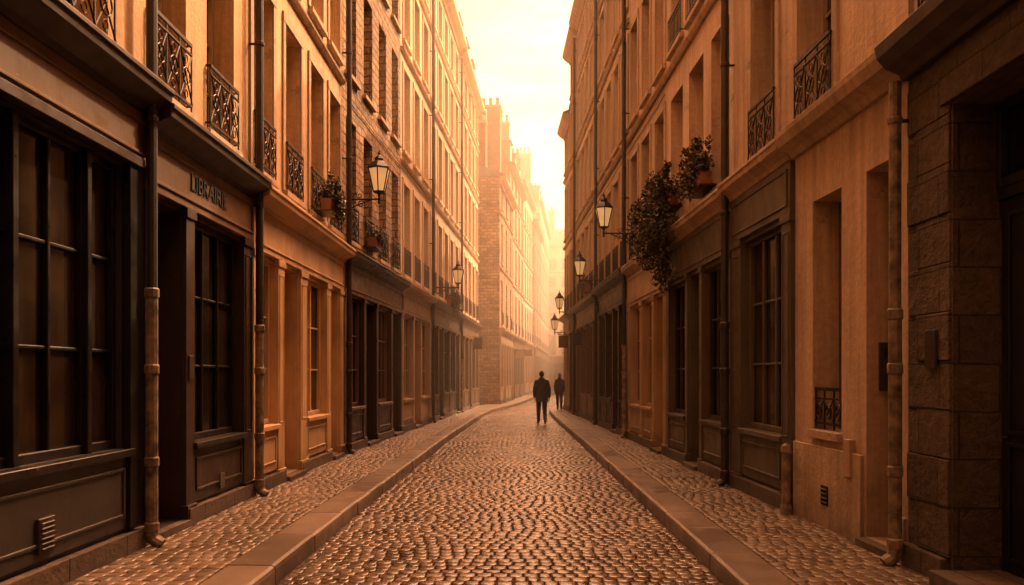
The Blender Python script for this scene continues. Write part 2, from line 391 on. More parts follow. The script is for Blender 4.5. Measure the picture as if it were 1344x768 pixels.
def shop(b, u0, u1, mat, bays, sill=1.03, top=3.42, cor=4.02, fm=None, gl='glass', dep=0.13, proj=0.3, vtop=4.32,
         riser=True, fascia=True, plinth='plinth', fasm=None, corm=None, wallm=None, pil=True, cols=None, rows=3, sideu=True):
    fm = fm or mat; fasm = fasm or mat; corm = corm or mat
    ops = []
    for k, a, c in bays:
        if k == 'win': ops.append((a, c, sill, top, dep))
        elif k == 'door': ops.append((a, c, 0.2, top, dep + 0.22))
        elif k == 'deep': ops.append((a, c, 0.2, top, 0.45))
    b.wall('walls' if wallm else 'shopfront', wallm or mat, u0, u1, -0.1, vtop, ops)
    for k, a, c in bays:
        if k == 'win':
            n = cols or max(1, round((c - a) / 0.5))
            casement(b, a, c, sill, top, dep, fm, n, rows, gl)
            b.box('shopfront', fm, a - 0.05, c + 0.05, sill - 0.07, sill - 0.003, -0.02, 0.09)
            if riser:
                b.box('shopfront', mat, a - 0.04, c + 0.04, 0.34, sill - 0.075, -0.01, 0.03)
                panel(b, mat, a + 0.04, c - 0.04, 0.45, sill - 0.17, 0.03)
        elif k == 'door':
            door(b, fm, a, c, 0.2, top, dep + 0.22, gl, True, 2 if c - a > 1.1 else 1, top - 0.6)
            b.box('shopfront', 'plinth', a - 0.03, c + 0.03, 0.02, 0.195, -0.3, 0.14)
        elif k == 'deep':
            door(b, fm, a, c, 0.2, top, 0.45, gl, False, 1, None)
            b.box('shopfront', 'plinth', a - 0.03, c + 0.03, 0.02, 0.195, -0.45, 0.1)
    if pil:
        edges = [u0] + [x for k, a, c in bays for x in (a, c)] + [u1]
        for i in range(0, len(edges), 2):
            a, c = edges[i], edges[i + 1]
            if c - a > 0.12:
                b.box('shopfront', mat, a + 0.02, c - 0.02, 0.34, top + 0.06, -0.01, 0.05)
                b.box('shopfront', mat, a + 0.005, c - 0.005, 0.2, 0.336, -0.01, 0.075)
                b.box('shopfront', mat, a + 0.005, c - 0.005, top - 0.04, top + 0.055, -0.01, 0.07)
                panel(b, mat, a + 0.06, c - 0.06, sill, top - 0.15, 0.05, 0.02, 0.012)
    if plinth:
        cur = u0
        for k, a, c in bays + [('end', u1, u1)]:
            if k in ('door', 'deep', 'end'):
                if a - cur > 0.05: b.box('shopfront', plinth, cur + 0.002, a - 0.035, -0.05, 0.3, -0.01, 0.085)
                cur = c + 0.035
    if fascia:
        b.box('shopfront', fasm, u0 + 0.01, u1 - 0.01, top + 0.06, cor - 0.002, -0.01, 0.06)
        panel(b, fasm, u0 + 0.08, u1 - 0.08, top + 0.14, cor - 0.08, 0.06, 0.03, 0.02)
    b.extr('shopfront', corm, u0 - 0.01, u1 + 0.01, [(cor, -0.01), (cor, 0.07), (cor + 0.05, 0.1), (cor + 0.09, proj * 0.62), (cor + 0.13, proj * 0.9),
           (cor + 0.2, proj * 0.93), (cor + 0.205, proj), (cor + 0.25, proj), (cor + 0.31, 0.02), (cor + 0.31, -0.01)])

def autobays(L, kinds='wdw', m=0.22):
    n = max(1, round(L / 1.45)); out = []; x = m
    ws = [(0.85 if kinds[i % len(kinds)] == 'd' else 1.25) for i in range(n)]
    g = 0.24; k = (L - 2 * m - g * (n - 1)) / sum(ws)
    for i in range(n):
        w = ws[i] * k; out.append(('door' if kinds[i % len(kinds)] == 'd' else 'win', x, x + w)); x += w + g
    return out
def centers(L, n): return [L * (i + 0.5) / n for i in range(n)]
FL = [(4.45, 6.95), (7.85, 10.1), (10.9, 12.8), (13.5, 14.9), (15.9, 17.3), (18.6, 20.0)]
BV = ('trim', 'windows', 'shopfront', 'doors')

# street plan (metres, camera at y=0) -------------------------------------------
def lerpt(t, Y):
    if Y <= t[0][0]: return t[0][1]
    for (a, x), (b_, y) in zip(t, t[1:]):
        if Y <= b_: return x + (y - x) * (Y - a) / (b_ - a)
    return t[-1][1]
KL = [(-20, -2.02), (10, -2.0), (20, -1.85), (28, -1.62), (33, -1.45), (37, -1.15), (41, -0.6), (46, 0.1), (56, 1.0), (70, 2.1), (100, 4.6), (130, 7.2)]
KR = [(-20, 1.72), (8, 1.7), (20, 1.58), (30, 1.40), (36, 1.38), (41, 1.85), (46, 2.6), (56, 4.0), (70, 5.3), (100, 7.8), (130, 10.5)]
WL = [(-20, -3.5), (15.8, -3.5), (41.5, -2.05), (43.5, -0.98), (100, 3.8), (130, 6.5)]
WR = [(-20, 3.25), (6.7, 3.25), (36.8, 2.17), (40, 3.0), (60, 5.4), (100, 8.8), (130, 12)]
def wl(Y): return (lerpt(WL, Y), Y)
def wr(Y): return (3.486 - 0.0358 * Y, Y)

# ---------------- buildings behind the viewpoint (the one across the street is added for shade)
b = A('corner_townhouse', (-3.5, -8), (-3.5, 3.4), 'L')
shop(b, 0, b.L, 'w_grey', autobays(b.L, 'wwd')); uppers(b, centers(b.L, 7), 1.05, FL[:5], 'pl_left', 19); body(b, 19, 'pl_left'); b.finish()
b = A('corner_townhouse', (3.25, -8), (3.25, 3.4), 'R')
shop(b, 0, b.L, 'w_olive', autobays(b.L, 'wwd')); uppers(b, centers(b.L, 7), 1.05, FL[:5], 'pl_right', 19); body(b, 19, 'pl_right'); b.finish()
b = A('added_shading_townhouse', (-11, -12), (11, -12), 'R')  # unseen house added across the street to block sky light from behind
shop(b, 0, b.L, 'w_dkbrown', autobays(b.L, 'wwd')); uppers(b, centers(b.L, 11), 1.05, FL[:5], 'pl_left', 19); body(b, 19, 'pl_left'); b.finish()

# ---------------- left side
b = A('black_shopfront_townhouse', (-3.5, 3.4), (-3.5, 7.46), 'L'); U = b.U
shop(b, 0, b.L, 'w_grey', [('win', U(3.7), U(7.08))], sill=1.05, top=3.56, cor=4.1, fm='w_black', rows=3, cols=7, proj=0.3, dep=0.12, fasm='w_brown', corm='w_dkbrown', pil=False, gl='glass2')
b.box('shopfront', 'w_black', U(7.08), U(7.3), 0.34, 3.6, -0.01, 0.07)
b.box('shopfront', 'w_dkbrown', U(3.5), U(7.3), 3.575, 3.66, 0.0, 0.1)
for z in (4.65, 5.61, 6.58):
    b.box('windows', 'w_black', U(z) - 0.035, U(z) + 0.035, 1.05, 3.56, -0.115, -0.02)
b.box('shopfront', 'w_dkbrown', U(5.75), U(5.95), 0.40, 0.66, 0.03, 0.06)
for k in range(6): b.box('shopfront', 'w_black', U(5.77), U(5.93), 0.425 + k * 0.037, 0.443 + k * 0.037, 0.06, 0.072)
uppers(b, [U(4.7), U(6.35)], 0.95, FL[:4], 'pl_left', 16.2, rail=(0,), surround=False); body(b, 16.2, 'pl_left'); b.finish(BV)

b = A('brown_shopfront_townhouse', (-3.5, 7.46), (-3.5, 10.42), 'L'); U = b.U
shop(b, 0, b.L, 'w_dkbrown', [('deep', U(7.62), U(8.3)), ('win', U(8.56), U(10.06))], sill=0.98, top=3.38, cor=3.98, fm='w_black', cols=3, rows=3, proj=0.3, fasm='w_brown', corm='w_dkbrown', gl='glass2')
b.box('shopfront', 'plate', U(8.36), U(8.47), 1.65, 1.9, 0.05, 0.068)
b.box('shopfront', 'plate', U(9.25), U(9.4), 0.38, 0.56, 0.05, 0.058)
uppers(b, [U(8.0), U(9.42)], 0.86, FL[:4], 'pl_left', 16.2, rail=(0,), surround=False); body(b, 16.2, 'pl_left')
par = b.finish(BV)
tx = bpy.data.curves.new('sign_letters', 'FONT'); tx.body = 'LIBRAIRIE'; tx.size = 0.25; tx.extrude = 0.006; tx.align_x = 'CENTER'; tx.align_y = 'CENTER'
tx.materials.append(M['w_dkbrown'])
to = bpy.data.objects.new('sign_letters', tx); COL.objects.link(to); to.parent = par
to.rotation_euler = (math.radians(90), 0, math.radians(90)); to.location = (0.068, 1.45, 3.72)

b = A('cream_shopfront_townhouse', (-3.5, 10.42), (-3.5, 15.85), 'L'); U = b.U
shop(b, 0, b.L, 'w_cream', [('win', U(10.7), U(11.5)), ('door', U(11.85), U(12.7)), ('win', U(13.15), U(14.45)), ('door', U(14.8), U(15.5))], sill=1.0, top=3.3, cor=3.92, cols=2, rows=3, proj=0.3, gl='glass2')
uppers(b, [U(10.95), U(12.4), U(13.85), U(15.2)], 0.85, FL[:3], 'pl_left2', 14, rail=(0,)); body(b, 14, 'pl_left2'); b.finish(BV)

p = wl(15.85); q = wl(21.6)
b = A('rubble_stone_townhouse', p, q, 'L')
shop(b, 0, b.L, 'w_dkbrown', autobays(b.L, 'wdwd'), top=3.3, cor=3.95, fm='w_brown', fasm='w_brown', corm='w_dkbrown')
uppers(b, centers(b.L, 4), 0.8, FL[:3], 'rubble', 14.2, rail=(0,), trim='pl_grey', surround=False, course=False); body(b, 14.2, 'rubble', chim=[(0.4, -3, 0.5, 1.6, 17.5)]); b.finish(BV)

def row(name, p, q, side, wallm, H, nwin, shopm, kinds, floors, roof='low', corn=3.95, chim=(), fm='w_white', ww=0.85, fancy=False, rail=(0,), trim='pl_trim', wallm2=None, fasm=None, surround=True):
    b = A(name, p, q, side)
    shop(b, 0, b.L, shopm, autobays(b.L, kinds), top=corn - 0.62, cor=corn, wallm=wallm2, fasm=fasm, fm=None)
    uppers(b, centers(b.L, nwin), ww, floors, wallm, H, fm=fm, rail=rail, fancy=fancy, near=False, trim=trim, surround=surround)
    body(b, H, wallm, roof=roof, chim=chim); b.finish(); return b
row('pale_townhouse', wl(21.6), wl(26.2), 'L', 'pl_pale', 15.2, 3, 'w_sand', 'wdw', FL[:4], 'mansard', trim='pl_pale2')
row('pale_townhouse', wl(26.2), wl(33.6), 'L', 'pl_pale2', 15.6, 5, 'w_dkbrown', 'wdwwd', FL[:4], 'mansard', chim=[(0.3, -2.5, 0.5, 2.2, 19.6)], trim='pl_pale')
row('pale_townhouse', wl(33.6), wl(41.2), 'L', 'pl_pale', 15.4, 5, 'w_brown', 'wwdw', FL[:4], 'mansard', trim='pl_pale2')
row('rubble_stone_townhouse', (-1.0, 43.2), (-0.35, 50.5), 'L', 'rubble', 12.4, 3, 'w_sand', 'wdw', FL[:3], 'low', ww=0.7, surround=False,
    chim=[(0.5, -1.4, 0.6, 1.2, 15.4), (6.6, -1.3, 1.2, 1.3, 18.2)])
row('weathered_townhouse', (-0.5, 50.5), (0.4, 60), 'L', 'pl_grey', 15.0, 4, 'w_brown', 'wdw', FL[:4], 'mansard', chim=[(9, -2, 0.6, 2, 20.3)], ww=0.9)
row('pale_townhouse', (0.25, 60), (1.3, 70), 'L', 'pl_pale', 16.2, 5, 'w_sand', 'wdw', FL[:4], 'low', chim=[(4, -1.5, 0.6, 2, 19)])
row('rubble_stone_townhouse', (1.45, 70), (2.3, 80), 'L', 'rubble', 15.2, 4, 'w_brown', 'wdw', FL[:4], 'mansard', surround=False)
row('pale_townhouse', (2.2, 80), (3.9, 101), 'L', 'pl_pale2', 19, 9, 'w_brown', 'wdw', FL[:5], 'mansard', chim=[(1, -2, 0.6, 2, 24), (12, -2, 0.6, 2, 23)])
row('pale_townhouse', (2.0, 108), (16.0, 108), 'L', 'pl_pale', 19.2, 8, 'w_brown', 'wdw', FL[:5], 'mansard', chim=[(2.6, -2, 0.8, 1.6, 24), (5, -3, 0.6, 2, 24)])
b = A('gabled_townhouse', (-9.0, 47), (-1.9, 47.0), 'L')
b.wall('walls', 'pl_pale2', 0, b.L, 0, 17, [(c - 0.4, c + 0.4, s, s + 1.6, 0.2) for c in (2.2, 4.4, 6.2) for s in (11.2, 14.4)])
for c in (2.2, 4.4, 6.2):
    for s_ in (11.2, 14.4): casement(b, c - 0.4, c + 0.4, s_, s_ + 1.6, 0.2)
body(b, 17, 'pl_pale2', 6, chim=[(5.2, -1, 1.3, 0.6, 19.5)]); b.finish()

# ---------------- right side
b = A('ashlar_doorway_townhouse', (3.25, 3.4), (3.25, 6.66), 'R'); U = b.U
ops = [(U(4.55), U(5.98), 0.24, 3.72, 0.38)]
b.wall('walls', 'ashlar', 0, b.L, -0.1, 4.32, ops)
door(b, 'w_green', U(4.55), U(5.98), 0.24, 3.72, 0.38, 'glass', False, 2, 3.0)
b.box('trim', 'plinth', U(4.5), U(6.02), 0.02, 0.234, -0.38, 0.16)
for k in range(10):
    h0 = 0.32 + k * 0.372; e = 6.64 if k % 2 else 6.5; pj = 0.012 + 0.02 * R.random()
    b.box('trim', 'ashlar', U(6.0), U(e), h0, h0 + 0.366, -0.01, pj)
    b.box('trim', 'ashlar', U(4.1 if k % 2 else 4.2), U(4.53), h0, h0 + 0.366, -0.01, pj)
b.box('trim', 'plinth', U(6.03), U(6.65), -0.05, 0.31, -0.01, 0.07)
b.box('trim', 'ashlar', U(4.4), U(6.1), 3.74, 4.05, -0.01, 0.045)
b.box('trim', 'plate', U(6.14), U(6.3), 1.75, 2.05, 0.03, 0.052)
b.extr('trim', 'w_dkbrown', -0.01, b.L, [(4.14, -0.01), (4.14, 0.06), (4.19, 0.09), (4.24, 0.2), (4.32, 0.27), (4.42, 0.29), (4.47, 0.02), (4.47, -0.01)])
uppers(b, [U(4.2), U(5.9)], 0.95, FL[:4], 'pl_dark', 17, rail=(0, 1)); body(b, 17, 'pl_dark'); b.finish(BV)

b = A('plaster_townhouse', wr(6.66), wr(11.4), 'R'); U = b.U
u9 = U(9.12)
ops = [(U(6.8), U(7.4), 0.2, 3.58, 0.42), (U(7.92), U(8.62), 1.12, 3.56, 0.34)]
b.wall('walls', 'pl_right', 0, u9, -0.1, 4.32, ops)
door(b, 'w_green', U(6.8), U(7.4), 0.2, 3.58, 0.42, 'glass', False, 1, None)
b.box('trim', 'plinth', U(6.78), U(7.42), 0.02, 0.195, -0.4, 0.1)
casement(b, U(7.92), U(8.62), 1.12, 3.56, 0.34, 'w_brown', 2, 3)
b.box('trim', 'pl_trim', U(7.9), U(8.64), 1.03, 1.116, -0.3, 0.05)
railing(b, U(7.95), U(8.6), 1.13, 0.42, -0.03, True)
b.box('trim', 'plate', U(7.38) - 0.02, U(7.38) + 0.012, 1.55, 2.0, -0.29, -0.11)
for k in range(5): b.box('trim', 'dark', U(7.38) - 0.027, U(7.38) - 0.018, 1.62 + k * 0.045, 1.64 + k * 0.045, -0.26, -0.2)
b.box('trim', 'dark', U(7.38) - 0.027, U(7.38) - 0.018, 1.86, 1.95, -0.25, -0.15)
b.box('trim', 'pl_trim', 0.02, U(6.77), -0.05, 0.5, -0.01, 0.03); b.box('trim', 'pl_trim', U(7.45), u9 - 0.02, -0.05, 0.95, -0.01, 0.035)
b.box('trim', 'w_sand', U(7.62), U(7.74), 0.72, 1.08, 0.0, 0.06)
b.box('trim', 'dark', U(8.15), U(8.32), 0.36, 0.56, 0.035, 0.045)
for k in range(4): b.box('trim', 'plate', U(8.16), U(8.31), 0.38 + k * 0.045, 0.395 + k * 0.045, 0.045, 0.056)
b.extr('trim', 'pl_trim', 0, u9, [(4.16, -0.01), (4.16, 0.05), (4.22, 0.09), (4.27, 0.2), (4.36, 0.24), (4.42, 0.25), (4.46, 0.0), (4.46, -0.01)])
shop(b, u9, b.L, 'w_olive', [('win', U(9.45), U(10.95))], sill=0.98, top=3.5, cor=4.15, cols=3, rows=3, fm='w_olive', gl='glass2', corm='pl_trim', proj=0.24)
uppers(b, [U(8.55), U(10.15)], 0.9, FL[:4], 'pl_right', 16.6, v0=4.32, rail=(0,)); body(b, 16.6, 'pl_right'); b.finish(BV)

b = A('olive_shopfront_townhouse', wr(11.4), wr(15.6), 'R'); U = b.U
shop(b, 0, b.L, 'w_olive', [('win', U(11.65), U(12.95)), ('door', U(13.15), U(13.9)), ('win', U(14.1), U(15.35))], sill=0.98, top=3.4, cor=4.12, fm='w_dkbrown', corm='pl_trim', fasm='w_olive', proj=0.24)
uppers(b, centers(b.L, 3), 0.95, FL[:2], 'pl_right2', 11.2, rail=(1,), surround=False); body(b, 11.2, 'pl_right2'); b.finish(BV)

b = A('beige_townhouse', wr(15.6), wr(19.9), 'R'); U = b.U
shop(b, 0, b.L, 'w_sand', [('door', U(15.9), U(16.7)), ('win', U(17.0), U(18.0)), ('win', U(18.35), U(19.5))], sill=1.0, top=3.3, cor=4.1, corm='pl_trim', gl='glass2', proj=0.24)
uppers(b, centers(b.L, 3), 0.85, FL[:2], 'pl_right', 11.6, rail=(0,)); body(b, 11.6, 'pl_right'); b.finish(BV)
row('pale_townhouse', wr(19.9), wr(25.2), 'R', 'pl_pale2', 15.3, 4, 'w_dkbrown', 'wdw', FL[:4], corn=4.1)
row('pale_townhouse', wr(25.2), wr(31.6), 'R', 'pl_pale', 15.6, 5, 'w_brown', 'dwwd', FL[:4], corn=4.05)
row('weathered_townhouse', wr(31.6), wr(34.4), 'R', 'pl_grey', 15.4, 2, 'w_dkbrown', 'wd', FL[:4], corn=4.05)
row('pale_townhouse', wr(34.4), wr(37.0), 'R', 'pl_pale', 12.9, 2, 'w_sand', 'wd', FL[:3], corn=4.05)
row('pale_townhouse', (3.0, 40.5), (5.6, 60), 'R', 'pl_pale2', 7.6, 9, 'w_brown', 'wdw', FL[:1])
row('pale_townhouse', (5.6, 60), (9.2, 104), 'R', 'pl_pale', 7.6, 18, 'w_brown', 'wdw', FL[:1])

# ------------------------------------------------------------------ drainpipes and cables
def drainpipe(x, y, side, h, low, lowh=2.6, r=0.055, w=0.12, shoe=True, top='pipe_d'):
    a = A('drainpipe', (x, y), None, side)
    a.tube('pipe', top, [(0, lowh, w), (0, h, w)], r, 10)
    a.tube('pipe', low, [(0, 0.22, w), (0, lowh + 0.02, w)], r * 1.1, 10)
    a.tube('pipe', low, [(0, 0.26, w), (0, 0.19, w + 0.02), (0, 0.14, w + 0.09)], r * 1.15, 10)
    for z in (lowh, 0.9, 1.75, 0.3): a.lathe('pipe', low, (0, z, w), [(r * 1.1, -0.05), (r * 1.32, -0.035), (r * 1.32, 0.035), (r * 1.1, 0.05)], 10)
    z = lowh + 1.6
    while z < h:
        a.lathe('pipe', top, (0, z, w), [(r, -0.03), (r * 1.25, -0.02), (r * 1.25, 0.02), (r, 0.03)], 10)
        a.box('pipe', 'iron', -0.012, 0.012, z - 0.012, z + 0.012, -0.02, w); z += 2.1
    a.finish()
drainpipe(-3.5, 7.36, 'L', 15.8, 'pipe_l', 2.45, 0.05, 0.13)
drainpipe(-3.5, 10.4, 'L', 13.6, 'pipe_l', 2.3, 0.05, 0.14)
drainpipe(wl(15.9)[0], 15.9, 'L', 13.6, 'pipe_d', 2.3, 0.05, 0.14)
drainpipe(wl(26.2)[0], 26.2, 'L', 15, 'pipe_d', 2.3, 0.05, 0.14)
drainpipe(wl(33.6)[0], 33.6, 'L', 15, 'pipe_l', 2.3, 0.05, 0.14)
drainpipe(wr(6.62)[0], 6.62, 'R', 4.12, 'pipe_l', 2.2, 0.048, 0.13, top='pipe_l')
drainpipe(wr(11.38)[0], 11.38, 'R', 10.8, 'pipe_d', 2.4, 0.055, 0.14)
drainpipe(wr(19.9)[0], 19.9, 'R', 11.2, 'pipe_l', 2.4, 0.05, 0.14)
drainpipe(wr(25.2)[0], 25.2, 'R', 15, 'pipe_d', 2.4, 0.05, 0.14)
drainpipe(wr(31.6)[0], 31.6, 'R', 15, 'pipe_d', 2.4, 0.05, 0.14)
b = A('iron_bollard', (wr(9.1)[0], 9.05), None, 'R')
b.lathe('post', 'pipe_l', (0, 0.1, 0.13), [(0.065, 0), (0.065, 0.1), (0.05, 0.14), (0.05, 0.7), (0.062, 0.73), (0.05, 0.8), (0.01, 0.83)], 12); b.finish()
def cable(p, q, side, h, seed):
    r = random.Random(seed); a = A('facade_cable', p, q, side); n = int(a.L / 0.8) + 1
    pts = [(a.L * i / n, h + r.uniform(-.012, .012) - (0.02 if i % 2 else 0), 0.02) for i in range(n + 1)]
    a.tube('cable', 'iron', pts, 0.009, 5); a.finish()
cable((-3.5, 7.6), (-3.5, 15.6), 'L', 4.37, 1); cable(wr(9.3), wr(19.6), 'R', 4.6 - 0.06, 2); cable(wl(16.2), wl(26), 'L', 7.3, 3); cable(wr(15.8), wr(31), 'R', 7.25, 4)

# ------------------------------------------------------------------ lanterns
def lantern(x, y, side, h, out, k=1.0):
    a = A('wall_lantern', (x, y), None, side)
    I = 'iron'
    a.box('bracket', I, -0.04, 0.04, h - 0.45, h + 0.12, 0.0, 0.025)
    a.tube('bracket', I, [(0, h, 0.02), (0, h, out)], 0.018, 8)
    sp = []
    for i in range(15):
        t = i / 14
        sp.append((0, h - 0.4 + 0.38 * t ** 0.7, 0.03 + (out * 0.72) * t ** 1.6))
    a.tube('bracket', I, sp, 0.013, 6)
    def spiral(cy, cw, r, turns, s0):
        return [(0, cy + r * (1 - i / 22) * math.sin(s0 + turns * i / 20 * 2 * math.pi), cw + r * (1 - i / 22) * math.cos(s0 + turns * i / 20 * 2 * math.pi)) for i in range(20)]
    a.tube('bracket', I, spiral(h - 0.12, out * 0.22, 0.11, 1.4, 1.2), 0.010, 6)
    a.tube('bracket', I, spiral(h - 0.1, out * 0.5, 0.085, 1.4, -0.6), 0.010, 6)
    a.tube('bracket', I, spiral(h + 0.08, out * 0.45, 0.07, 1.3, 2.2), 0.009, 6)
    a.lathe('bracket', I, (0, h - 0.1, out), [(0.005, 0), (0.03, 0.03), (0.02, 0.07), (0.035, 0.1), (0.02, 0.14), (0.03, 0.2), (0.07, 0.24)], 10)
    c = (0, h + 0.14, out); n = 6
    r0, r1, hh = 0.105 * k, 0.2 * k, 0.42 * k
    a.lathe('glass_panes', 'lampglass', c, [(r0, 0.02), (r1, hh)], n)
    for i in range(n):
        t = 2 * math.pi * i / n
        a.tube('frame', I, [(c[0] + r0 * 1.02 * math.cos(t), c[1] + 0.01, c[2] + r0 * 1.02 * math.sin(t)), (c[0] + r1 * 1.02 * math.cos(t), c[1] + hh, c[2] + r1 * 1.02 * math.sin(t))], 0.011 * k, 4)
    a.lathe('frame', I, c, [(r0 * 0.7, -0.02), (r0 * 1.12, -0.005), (r0 * 1.12, 0.018), (r0 * 0.9, 0.02)], n)
    a.lathe('frame', I, (c[0], c[1] + hh, c[2]), [(r1 * 0.95, -0.004), (r1 * 1.14, 0.0), (r1 * 1.14, 0.025 * k), (r1 * 0.75, 0.11 * k), (r1 * 0.42, 0.16 * k), (r1 * 0.46, 0.19 * k), (r1 * 0.3, 0.235 * k), (0.02, 0.27 * k), (0.03, 0.3 * k), (0.015, 0.33 * k), (0.004, 0.37 * k)], n)
    a.finish()
lantern(-3.49, 15.95, 'L', 5.2, 0.72, 1.08)
lantern(wl(27)[0] + 0.0, 27, 'L', 4.65, 0.85, 1.0)
lantern(wr(19.5)[0], 19.5, 'R', 5.15, 0.7, 1.08)
lantern(wr(24.9)[0], 24.9, 'R', 4.65, 0.68, 1.0)
lantern(wr(33)[0], 33, 'R', 4.3, 0.6, 0.95)
lantern(wr(36)[0], 36, 'R', 3.6, 0.55, 0.95)

# ------------------------------------------------------------------ street surface
def setmesh(name, V, F, rnd, mat, smooth=True):
    me = bpy.data.meshes.new(name); me.from_pydata(V, [], F); me.materials.append(M[mat])
    at = me.attributes.new('rnd', 'FLOAT', 'FACE'); at.data.foreach_set('value', rnd)
    me.polygons.foreach_set('use_smooth', [smooth] * len(F))
    ob = bpy.data.objects.new(name, me); COL.objects.link(ob); return ob
def setts(name, fx0, fx1, Y0, Y1, pitch, wmin, wmax, ztop, mat, camber=0.0, jig=0.004, seed=1):
    r = random.Random(seed); V = []; F = []; rn = []
    y = Y0
    while y < Y1:
        p_ = pitch * r.uniform(0.95, 1.05)
        xa, xb = fx0(y), fx1(y)
        x = xa + 0.01 - r.uniform(0, wmin * 0.6)
        while x < xb - 0.03:
            w_ = r.uniform(wmin, wmax)
            x0, x1 = max(x, xa + 0.004) + 0.0045, min(x + w_, xb - 0.004) - 0.0045
            x += w_
            if x1 - x0 < 0.03: continue
            y0, y1 = y + 0.005 + r.uniform(-.003, .003), y + p_ - 0.005 + r.uniform(-.003, .003)
            cx = (x0 + x1) / 2; tt = (cx - (xa + xb) / 2) / max(0.1, (xb - xa) / 2)
            und = 0.008 * math.sin(cx * 2.1 + y * 0.7) * math.sin(y * 1.3 - cx)
            zt = ztop - camber * tt * tt + r.uniform(-jig, jig) + und * (1 if camber else 0.3)
            tx_, ty_ = r.uniform(-.02, .02), r.uniform(-.02, .02)
            i0 = len(V)
            for ins, dz in ((0.0, -0.045), (0.0015, -0.010), (0.006, -0.0025), (0.015, 0.0)):
                for sx, sy in ((x0 + ins, y0 + ins), (x1 - ins, y0 + ins), (x1 - ins, y1 - ins), (x0 + ins, y1 - ins)):
                    V.append((sx + r.uniform(-.002, .002), sy + r.uniform(-.002, .002), zt + dz + (sx - cx) * tx_ + (sy - y) * ty_))
            q = r.random()
            for k in range(3):
                for e in range(4):
                    e2 = (e + 1) % 4
                    F.append((i0 + 4 * k + e, i0 + 4 * k + e2, i0 + 4 * k + 4 + e2, i0 + 4 * k + 4 + e)); rn.append(q)
            F.append((i0 + 12, i0 + 13, i0 + 14, i0 + 15)); rn.append(q)
        y += p_
    return setmesh(name, V, F, rn, mat)
kl = lambda y: lerpt(KL, y); kr = lambda y: lerpt(KR, y)
setts('cobbled_road', kl, kr, 3.0, 66, 0.13, 0.10, 0.15, 0.0, 'sett', 0.03, 0.0025, 3)
setts('cobbled_pavement', lambda y: lerpt(WL, y), lambda y: kl(y) - 0.405, 3.0, 62, 0.13, 0.10, 0.15, 0.125, 'sett2', 0, 0.0015, 4)
setts('cobbled_pavement', lambda y: kr(y) + 0.405, lambda y: lerpt(WR, y), 3.0, 62, 0.13, 0.10, 0.15, 0.125, 'sett2', 0, 0.0015, 5)
def strip(name, fa, fb, z, mat, Y0=-12, Y1=106):
    V = []; F = []; y = Y0
    while y <= Y1: V += [(fa(y), y, z), (fb(y), y, z)]; y += 2
    for i in range(len(V) // 2 - 1): F.append((2 * i, 2 * i + 1, 2 * i + 3, 2 * i + 2))
    me = bpy.data.meshes.new(name); me.from_pydata(V, [], F); me.materials.append(M[mat])
    uv = me.uv_layers.new(name='UVMap')
    for lp in me.loops: uv.data[lp.index].uv = V[lp.vertex_index][:2]
    ob = bpy.data.objects.new(name, me); COL.objects.link(ob); return ob
strip('road_bed', kl, kr, -0.036, 'mortar')
strip('pavement_bed', lambda y: lerpt(WL, y) - 0.3, lambda y: kl(y) - 0.3, 0.108, 'mortar')
strip('pavement_bed', lambda y: kr(y) + 0.3, lambda y: lerpt(WR, y) + 0.3, 0.108, 'mortar')
def kerb(f, sgn, seed):
    r = random.Random(seed); V = []; F = []; rn = []; y = -6.0
    while y < 100:
        L_ = r.uniform(0.8, 1.3); a, c = y + 0.006, y + L_ - 0.006; dz = r.uniform(-.006, .006); q = r.random(); i0 = len(V); dx = r.uniform(-.008, .008)
        prof = [(0, -0.08), (0.0, 0.085), (0.008, 0.112), (0.035, 0.126), (0.385, 0.128), (0.396, 0.12), (0.396, -0.08)]
        for yy in (a, a + 0.012, c - 0.012, c):
            e = 0.005 if yy in (a, c) else 0
            for o, z in prof: V.append((f(yy) + dx + sgn * (o + (e if o < .2 else -e)), yy, z + dz - (e if z > 0 else 0)))
        n = len(prof)
        for s_ in range(3):
            for i in range(n - 1): F.append((i0 + s_ * n + i, i0 + s_ * n + i + 1, i0 + (s_ + 1) * n + i + 1, i0 + (s_ + 1) * n + i)); rn.append(q)
        F.append(tuple(i0 + i for i in range(n))); rn.append(q); F.append(tuple(i0 + 3 * n + i for i in range(n))); rn.append(q)
        y += L_
    setmesh('granite_kerb', V, F, rn, 'kerb', False)
kerb(kl, -1, 11); kerb(kr, 1, 12)
me = bpy.data.meshes.new('ground'); me.from_pydata([(-400, -400, -0.12), (400, -400, -0.12), (400, 600, -0.12), (-400, 600, -0.12)], [], [(0, 1, 2, 3)])
me.materials.append(M['earth']); COL.objects.link(bpy.data.objects.new('ground', me))

# ------------------------------------------------------------------ plants
def leaves(name, clumps, n, size, seed, parentparts=None):
    r = random.Random(seed); V = []; F = []; rn = []
    for (c, rad, share) in clumps:
        for i in range(int(n * share)):
            d = Vector((r.gauss(0, 1), r.gauss(0, 1), r.gauss(0, 1))).normalized() * (r.random() ** 0.45)
            p_ = Vector(c) + Vector((d.x * rad[0], d.y * rad[1], d.z * rad[2]))
            q = Quaternion((r.gauss(0, 1), r.gauss(0, 1), r.gauss(0, 1), r.gauss(0, 1))).normalized()
            s_ = size * r.uniform(0.6, 1.3); i0 = len(V)
            for v in ((0, 0, 0), (0.45, 0.35, 0.08), (1.1, 0, -0.1), (0.45, -0.35, 0.08)): V.append(tuple(p_ + q @ (Vector(v) * s_)))
            F += [(i0, i0 + 1, i0 + 2), (i0, i0 + 2, i0 + 3)]
            k = r.random(); k = 1.0 if k > 0.97 else k * 0.9
            rn += [k, k]
    return setmesh(name, V, F, rn, 'leaf', False)
